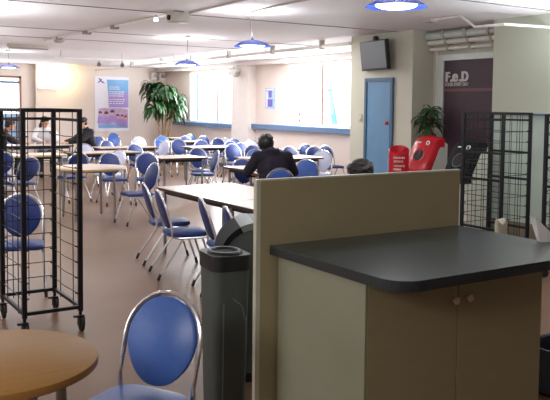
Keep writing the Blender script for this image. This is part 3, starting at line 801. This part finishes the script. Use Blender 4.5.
# red round bin
RB = .66
t = thing('red_bin', 'round red bin with slanted top left of the red-hooded bin', 'bin', (6.3, 6.98, 0))
b = MB(); n = 36; rings = []
for (r, z, k) in ((.15, 0, 0), (.17, .3, 0), (.185, .9, 0), (.188, 1.1, .06), (.17, 1.11, .06), (.165, 1.0, .05)):
    rings.append([b.bm.verts.new((r*RB*math.cos(2*PI*j/n), r*RB*math.sin(2*PI*j/n), z + k*(.5*math.cos(2*PI*j/n) + .5*math.sin(2*PI*j/n)))) for j in range(n)])
for A, B in zip(rings, rings[1:]):
    for j in range(n): b.bm.faces.new((A[j], A[(j+1) % n], B[(j+1) % n], B[j]))
b.bm.faces.new(rings[0][::-1]); b.bm.faces.new(rings[-1])
b.build('body', M['bin_red'], t)
q = MB()
for (z, a0, a1) in ((1.0, 3.45, 4.5), (.955, 3.5, 4.4), (.9, 3.5, 4.6), (.86, 3.5, 4.2)):
    a = a0
    while a < a1:
        da = random.uniform(.05, .13); r = .189*RB
        q.quadface([(r*math.cos(a), r*math.sin(a), z), (r*math.cos(a+da), r*math.sin(a+da), z), (r*math.cos(a+da), r*math.sin(a+da), z+.022), (r*math.cos(a), r*math.sin(a), z+.022)])
        a += da + .05
q.build('text_lines', M['bin_cream'], t, False)

# near grey bin with a black ringed mouth
t = thing('waste_bin', 'tall grey bin with black ringed mouth at left end of partition', 'bin', (1.945, 3.5, 0), R(-8))
def octo(a, b_, c): return rounded(-a, a, -b_, b_, (.055, .055, .055, .055), 5)
b = MB(); rings = []
for (k, z) in ((.84, 0), (.86, .1), (.97, .72), (.985, .77)):
    rings.append([b.bm.verts.new((x*k, y*k, z)) for x, y in octo(.107, .13, .034)])
for A, B in zip(rings, rings[1:]):
    for j in range(len(A)): b.bm.faces.new((A[j], A[(j+1) % len(A)], B[(j+1) % len(A)], B[j]))
b.bm.faces.new(rings[0][::-1]); b.bm.faces.new(rings[-1])
b.build('body', M['bin_grey'], t)
b = MB().prism(octo(.11, .133, .034), .765, .845)
b.build('collar', M['bin_black'], t)
MB().lathe([(.075, .842), (.075, .85), (.083, .858), (.098, .858), (.106, .85), (.106, .842)], 36, sx=.86, sy=1.04).build('rim', M['bin_black'], t)
MB().lathe([(0, .8465), (.08, .8465), (.08, .844), (0, .844)], 36, sx=.86, sy=1.04).build('opening', M['dark'], t)  # dark disc painted for the shade down the mouth
MB().tube([(.0, -.124, .62), (.05, -.122, .58), (.07, -.12, .5)], .003, 5).tube([(-.05, -.109, .05), (-.05, -.122, .6)], .004, 5).build('moulded_line', M['bin_light'], t)

# small things at right edge
x, y = 3.42, 3.0
t = thing('cream_bag', 'crumpled cream bag poking up behind the worktop', 'bag', (3.66, 3.12, 0), R(20))
b = MB(); rings = []
for i, (z, k) in enumerate(((0, .9), (.3, 1), (.6, 1.05), (.8, .95), (.87, .8), (.915, .85), (.935, .6))):
    rings.append([b.bm.verts.new((.06*k*math.cos(a)*(1+.15*math.sin(3*a+i)) - .02*max(0, z-.8)*5, .04*k*math.sin(a)*(1+.1*math.cos(5*a+i)), z + (.02*math.cos(2*a+1) if i > 3 else 0))) for a in [2*PI*j/18 for j in range(18)]])
for A, B in zip(rings, rings[1:]):
    for j in range(18): b.bm.faces.new((A[j], A[(j+1) % 18], B[(j+1) % 18], B[j]))
b.bm.faces.new(rings[0][::-1]); b.bm.faces.new(rings[-1])
b.build('sack', M['cream_plastic'], t)
t = thing('paper_sheet', 'white folded paper card standing on worktop at right edge', 'paper', (3.33, 2.58, .918), R(-25))
MB().prism([(0, 0), (.09, 0), (.07, .04), (-.03, .135)], -.001, .001, mtx=Matrix.Rotation(PI/2, 4, 'X')).build('front_leaf', M['paper'], t, False)
MB().prism([(0, 0), (.09, 0), (.07, .04), (-.03, .135)], -.001, .001, mtx=Matrix.Translation((0, .03, 0)) @ Matrix.Rotation(PI/2-.25, 4, 'X')).build('rear_leaf', M['paper'], t, False)

t = thing('shelf_stand', 'dark shelf stand with red-brown top at right end of the cabinet', 'stand', (3.78, 2.74, 0))
MB().box(-.25, .25, -.2, .2, .735, .765, .004).build('shelf', M['tray_red'], t, False)
for sx in (-1, 1):
    for sy in (-1, 1): bx(sx*.23-.014, sx*.23+.014, sy*.18-.014, sy*.18+.014, 0, .735).build('post', M['black_metal'], t, False)
t = thing('storage_crate', 'dark grey-blue crate on floor under the red-topped stand', 'crate', (3.76, 2.74, 0))
M['crate'] = mat('grey_blue_crate', rgb(70, 78, 92), .6)
b = MB(); b.box(-.19, .19, -.155, .155, 0, .012); b.box(-.19, -.175, -.155, .155, 0, .26); b.box(.175, .19, -.155, .155, 0, .26); b.box(-.19, .19, -.155, -.14, 0, .26); b.box(-.19, .19, .14, .155, 0, .26)
b.build('tub', M['crate'], t, False)
MB().box(-.2, .2, -.165, -.15, .24, .265).box(-.2, .2, .15, .165, .24, .265).box(-.2, -.185, -.15, .15, .24, .265).box(.185, .2, -.15, .15, .24, .265).build('lip', M['crate'], t, False)
# ------------------------------------------------------------------ plants
def plant(name, label, x, y, ht, spread, nleaf, leaflen, potr, poth, stems, droop=.9, zlow=.45):
    t = thing(name, label, 'plant', (x, y, 0))
    MB().lathe([(0, 0), (potr*.75, 0), (potr, poth), (potr*.9, poth), (potr*.88, poth-.03), (0, poth-.03)], 28).build('pot', M['pot'], t)
    MB().lathe([(0, poth-.025), (potr*.86, poth-.03)], 20).build('soil', M['soil'], t)
    st = MB(); heads = []
    for i in range(stems):
        a = 2*PI*i/stems + .4
        top = Vector((spread*.45*math.cos(a), spread*.45*math.sin(a)*.6, ht*(zlow + (1-zlow)*(.45 + .35*((i*7) % 5)/5))))
        base = Vector((potr*.3*math.cos(a), potr*.3*math.sin(a), poth-.04))
        mid = base.lerp(top, .5) + Vector((.03*math.cos(a*3), .03*math.sin(a*2), 0))
        st.tube([base, mid, top], [.022, .018, .013], 8); heads.append(top)
    st.build('stem', M['stem'], t)
    lf = MB()
    for k in range(nleaf):
        h = heads[k % len(heads)]
        a = random.uniform(0, 2*PI); el = random.uniform(-.1, 1.1); L = leaflen*random.uniform(.7, 1.15); wd = L*.1
        o = h + Vector((0, 0, random.uniform(-1.0, .1)*leaflen if k % 2 else random.uniform(-.25, .1)*leaflen))
        d0 = Vector((math.cos(a)*math.cos(el), math.sin(a)*math.cos(el), math.sin(el)))
        sd = Vector((-math.sin(a), math.cos(a), 0))
        prev = None; n = 7; p = o.copy(); d_ = d0.copy()
        for i in range(n+1):
            u = i/n; ww_ = wd*math.sin(PI*min(1, .12+u*.88))
            c_ = d_.cross(sd)
            A, Bm, C_ = lf.bm.verts.new(p + sd*ww_), lf.bm.verts.new(p - c_*ww_*.3), lf.bm.verts.new(p - sd*ww_)
            if prev:
                lf.bm.faces.new((prev[0], prev[1], Bm, A)); lf.bm.faces.new((prev[1], prev[2], C_, Bm))
            prev = (A, Bm, C_)
            d_ = (d_ + Vector((0, 0, -droop*L*(.15+u)*.9))).normalized()
            p = p + d_*L/n
    lf.build('foliage', M['leaf'], t)
    return t
plant('potted_plant', 'tall leafy plant with drooping leaves in the back corner by first window', 8.86, 19.45, 2.42, .8, 460, .52, .22, .42, 6, 1.7, .55)
plant('potted_plant', 'drooping green plant in the corner beside purple sign board', 7.45, 7.66, 1.78, .14, 90, .27, .13, .35, 3, 2.4, .62)

# ------------------------------------------------------------------ people
def remesh(mb, voxel, name, m, parent, smooth=6):
    o = mb.build(name, m)
    md = o.modifiers.new('r', 'REMESH'); md.mode = 'VOXEL'; md.voxel_size = voxel; md.use_smooth_shade = True
    ms = o.modifiers.new('s', 'SMOOTH'); ms.iterations = smooth; ms.factor = .5
    dg = bpy.context.evaluated_depsgraph_get()
    me = bpy.data.meshes.new_from_object(o.evaluated_get(dg))
    old = o.data
    o.modifiers.clear(); o.data = me; bpy.data.meshes.remove(old)
    me.materials.clear(); me.materials.append(m)
    for p in me.polygons: p.use_smooth = True
    o.parent = parent
    return o

def hand(b, w, dirn, palm_n, s=1.0):
    d_ = Vector(dirn).normalized(); n = Vector(palm_n); n = (n - d_*n.dot(d_)).normalized(); sd = d_.cross(n)
    m3 = Matrix((sd, d_, n)).transposed().to_4x4()
    b.ball(w + d_*.05, .04*s, .052*s, .017*s, mtx=m3, u=14, v=10)
    for i, (off, L) in enumerate(((-.028, .068), (-.0095, .078), (.0095, .073), (.028, .056))):
        p0 = w + d_*.088*s + sd*off*s
        p1 = p0 + (d_ - n*.15)*L*.5*s + sd*off*.15
        p2 = p1 + (d_*.8 - n*.6)*L*.5*s
        b.cone(p0, p1, .0095*s, .0088*s, 8); b.cone(p1, p2, .0088*s, .0075*s, 8)
    p0 = w + d_*.03*s - sd*.032*s; p1 = p0 + (d_*.6 - sd*.75)*.04*s; p2 = p1 + (d_*.9 - sd*.2 - n*.3)*.03*s
    b.cone(p0, p1, .012*s, .011*s, 8); b.cone(p1, p2, .011*s, .009*s, 8)

def person(x, y, face, label, top_m, leg_m, skin_m, hair_m, sh, neck, head, hyaw, hpitch, elL, wrL, elR, wrR, hip=.52, long_hair=0, hood=False, top_name='jacket', voxel=.009, scale=1.0, hairvol=1.0, gs=1.0):
    t = thing('person', label, 'person', (x, y, 0), R(face))
    V = Vector
    hipc = V((0, 0, hip)); shc = V(sh); nk = V(neck); hd = V(head)
    SW = .175
    shL, shR = shc + V((-SW, 0, 0)), shc + V((SW, 0, 0))
    hm = Matrix.Rotation(R(hyaw), 4, 'Z') @ Matrix.Rotation(R(hpitch), 4, 'X')
    def hp(v): return hd + (hm @ V(v))
    b = MB()
    # head: skull, jaw, nose, lips, ears, brow
    b.ball(hp((0, -.012, .02)), .074, .094, .092, mtx=hm, u=24, v=16); b.ball(hp((0, .022, -.045)), .056, .066, .07, mtx=hm, u=20, v=14)
    b.ball(hp((0, .05, -.088)), .03, .026, .022, mtx=hm)
    b.cone(hp((0, .083, .012)), hp((0, .103, -.026)), .009, .014, 8); b.ball(hp((0, .086, -.058)), .024, .012, .008, mtx=hm)
    b.ball(hp((0, .078, .03)), .052, .014, .011, mtx=hm)
    for sx in (-1, 1): b.ball(hp((sx*.077, -.005, -.005)), .01, .02, .032, mtx=hm)
    b.cone(hp((0, -.02, -.06)), nk, .054, .058); b.cone(nk, shc + V((0, 0, .02)), .06, .08)
    # torso
    chest = shc.lerp(hipc, .35); belly = shc.lerp(hipc, .7)
    b.ball(shc + V((0, 0, -.03)), .17, .085, .075); b.ball(chest, .165, .115, .16); b.ball(belly, .15, .11, .15); b.ball(hipc + V((0, .0, .0)), .17, .13, .12)
    b.cone(shL, shR, .065, .065)
    for (s_, e, w) in ((shL, V(elL), V(wrL)), (shR, V(elR), V(wrR))):
        b.cone(s_, e, .055, .042); b.cone(e, w, .042, .027); hand(b, w, (w - e), (0, 0, 1))
    for sx in (-1, 1):
        k = V((sx*.13, .42, hip-.01)); a = V((sx*.12, .4, .1))
        b.cone(hipc + V((sx*.09, .02, -.01)), k, .08, .056); b.cone(k, a, .055, .036); b.cone(a, V((sx*.13, .56, .045)), .035, .03)
    remesh(b, voxel*.75, 'body', skin_m, t, 3)
    # eyes
    for sx in (-1, 1): MB().ball(hp((sx*.031, .082, .008)), .0125, .008, .008, mtx=hm).build('eye', M['eye'], t)
    # top garment
    g = MB()
    g.cone(nk + V((0, -.008, -.015)), shc, .068, .095)
    g.ball(shc + V((0, -.0, -.025)), .19, .105, .09); g.ball(chest, .19, .14, .18); g.ball(belly, .18, .14, .17); g.ball(hipc + V((0, 0, .04)), .185, .145, .09)
    g.cone(shL, shR, .083, .083)
    for (s_, e, w) in ((shL, V(elL), V(wrL)), (shR, V(elR), V(wrR))):
        g.cone(s_, e, .075, .062); g.cone(e, w.lerp(e, .06), .062, .046)
        g.ball(e.lerp(w, .5), .062, .058, .05); g.ball(s_.lerp(e, .7), .07, .066, .05)
    if gs != 1: bmesh.ops.transform(g.bm, matrix=Matrix.Translation(chest) @ Matrix.Diagonal((gs, gs, 1.03, 1)) @ Matrix.Translation(-chest), verts=g.bm.verts)
    if hood:
        g.ball(nk + V((0, -.085, -.03)), .12, .075, .075); g.ball(nk + V((0, -.11, -.085)), .09, .055, .09)
        g.tube([nk + V((.1*math.cos(a), .02+.09*math.sin(a), .005+.015*math.sin(a))) for a in [PI*1.05 + PI*.9*i/10 for i in range(11)]], .035, 10)
    remesh(g, voxel, top_name, top_m, t, 5)
    # trousers and shoes
    g = MB(); g.ball(hipc + V((0, .0, -.02)), .185, .145, .115)
    for sx in (-1, 1):
        k = V((sx*.13, .42, hip-.01)); a = V((sx*.12, .4, .13))
        g.cone(hipc + V((sx*.09, .02, -.01)), k, .093, .07); g.cone(k, a, .069, .056)
    remesh(g, voxel, 'trousers', leg_m, t, 4)
    for sx in (-1, 1):
        s_ = MB().ball((sx*.125, .43, .055), .05, .06, .055); s_.ball((sx*.13, .53, .04), .048, .1, .04); s_.box(sx*.13-.04, sx*.13+.04, .38, .6, 0, .02, .01)
        remesh(s_, .009, 'shoe', M['rubber'], t, 3)
    # hair
    hr = MB()
    hr.ball(hp((0, -.025, .038)), .086*hairvol, .1*hairvol, .088*hairvol, mtx=hm, u=24, v=16)
    hr.ball(hp((0, -.05, -.01)), .08, .065, .075, mtx=hm)
    hr.ball(hp((0, .045, .085)), .062, .038, .03, mtx=hm)
    rnd = random.Random(3)
    for i in range(60):
        a = rnd.uniform(0, 2*PI); e = rnd.uniform(.1, 1.5)
        q = V((.082*math.cos(a)*math.cos(e), -.025 + .096*math.sin(a)*math.cos(e), .038 + .085*math.sin(e)))*hairvol
        if q.y > .055 and q.z < .075: continue
        hr.ball(hp(q*.97), .022, .022, .009, mtx=hm, u=8, v=6)
    if long_hair:
        hr.ball(hp((0, -.06, -.09)), .085, .05, .12, mtx=hm)
    for sx in (-1, 1): hr.ball(hp((sx*.07, -.015, .02)), .018, .035, .035, mtx=hm)
    remesh(hr, .007, 'hair', hair_m, t, 3)
    return t

# man in the dark jacket, back to the viewer, leaning over his table
jx, jy = onz(272, 168, .80)
jf = -18
person(5.46, 8.5, jf, 'person in dark hooded jacket bent over a table, back to viewer', M['jacket'], M['denim'], M['skin'], M['hair'],
       (0, .08, .93), (-.01, .14, 1.02), (-.055, .22, 1.07), 6, -38, (-.29, .14, .72), (-.15, .38, .68), (.29, .16, .72), (.13, .4, .68), hood=True, hairvol=1.28, gs=1.14)
place_chair(275, 166.5, jf, 'blue', 'blue chair the person in dark jacket sits on, above partition edge', G, pos=(5.44, 8.42))
# person hidden behind the partition, only dark hair showing
hx, hy = onz(363, 168, 1.12)
person(hx-.02, hy-.06, 60, 'person with dark hair mostly hidden behind the partition', M['black_cloth'], M['denim'], M['skin'], M['hair'],
       (0, .02, .86), (0, .04, .95), (0, .06, 1.06), 0, -12, (-.24, .16, .74), (-.1, .36, .70), (.24, .16, .74), (.1, .36, .70), hairvol=1.1)
place_chair(0, 0, 60, 'navy', 'chair under the dark-haired person hidden behind the partition', G, pos=(hx-.02, hy-.06))
# group at the far table behind the trolley
person(5.75, 16.55, 95, 'person in black top leaning left on table below poster', M['black_cloth'], M['denim'], M['skin'], M['hair_brown'],
       (0, .08, 1.0), (0, .13, 1.09), (0, .2, 1.205), 0, -12, (-.22, .3, .82), (-.1, .55, .78), (.24, .3, .82), (.1, .55, .78), top_name='sweater', voxel=.012)
person(4.92, 17.25, 170, 'person in white top sitting at far side of dark-edged table', M['white_cloth'], M['denim'], M['skin'], M['hair'],
       (0, .02, 1.0), (0, .04, 1.09), (0, .06, 1.2), 30, -25, (-.26, .18, .84), (-.14, .38, .79), (.26, .18, .84), (.12, .38, .79), top_name='shirt', long_hair=1, voxel=.012)
person(3.72, 16.5, -95, 'person in dark brown top leaning forward at left frame edge', M['brown_cloth'], M['denim'], M['skin2'], M['hair_brown'],
       (0, .1, .98), (0, .17, 1.06), (0, .26, 1.16), 0, -20, (-.22, .32, .82), (-.06, .5, .79), (.22, .32, .82), (.08, .52, .79), top_name='sweater', voxel=.012)
for (px, py, f_, lab) in ((5.8, 16.55, 95, 'chair beneath the person in black top'), (4.92, 17.3, 170, 'chair beneath the person in white top'), (3.68, 16.5, -95, 'chair beneath the person in dark brown top')):
    place_chair(0, 0, f_, 'navy', lab, G, pos=(px, py))

# ------------------------------------------------------------------ light
w = bpy.data.worlds.new('world'); sc.world = w; w.use_nodes = True
bg = w.node_tree.nodes['Background']
bg.inputs['Color'].default_value = (.95, .98, 1, 1); bg.inputs['Strength'].default_value = 4.0

def area(name, loc, rot, sx, sy, e, col):
    ld = bpy.data.lights.new(name, 'AREA'); ld.shape = 'RECTANGLE'; ld.size = sx; ld.size_y = sy; ld.energy = e; ld.color = col
    o = bpy.data.objects.new(name, ld); COL.objects.link(o); o.location = loc; o.rotation_euler = rot
    return o
# daylight through the two window openings and the glazed opening
area('daylight_window_1', (XW+.35, (A0+A1)/2, 1.9), (0, R(90), 0), 1.3, 2.6, 260, (.95, .98, 1))
area('daylight_window_2', (XW+.35, (B0+B1)/2, 1.9), (0, R(90), 0), 1.3, 2.4, 300, (.95, .98, 1))
area('daylight_back', ((WX0+WX1)/2, YB+.4, 1.5), (R(-90), 0, 0), 2.0, 1.7, 120, (.85, .93, 1))
# added fill under the hall ceiling; no strip fittings stand there
for (x, y, e) in ((5.5, 17.2, 18), (7.9, 14.5, 44), (4.0, 12.6, 26), (6.3, 9.9, 32), (1.2, 9.0, 14), (2.6, 6.5, 12)):
    area('hall_fill', (x, y, CZ-.06), (0, 0, 0), 1.5, .3, e, (1, .98, .96))
area('left_fill', (XL+.1, 5.5, 1.7), (0, R(-90), 0), 1.6, 4.0, 32, (.95, .99, 1))  # added fill from the left; no window opens there

area('ceiling_fill', (1.55, 9.1, 1.9), (PI, 0, 0), .8, .8, 26, (.93, .97, 1))  # unseen upward fills added to brighten the ceiling
area('ceiling_fill', (.6, 6.0, 1.9), (PI, 0, 0), .6, .6, 22, (.95, .97, 1))
area('front_fill', (-1.6, .9, 2.35), (R(28), R(-50), 0), .8, .8, 38, (1, .98, .93))  # unseen fill added for the foreground chair
area('ceiling_fill', (6.7, 4.3, 1.95), (PI, 0, 0), .8, .8, 58, (.86, .94, 1))  # more added ceiling fill, out of view at the right
area('ceiling_fill', (1.6, 12.2, 1.9), (PI, 0, 0), .6, .6, 30, (.98, .97, 1))
sc.view_settings.view_transform = 'Standard'
sc.view_settings.look = 'None'
sc.view_settings.exposure = .3
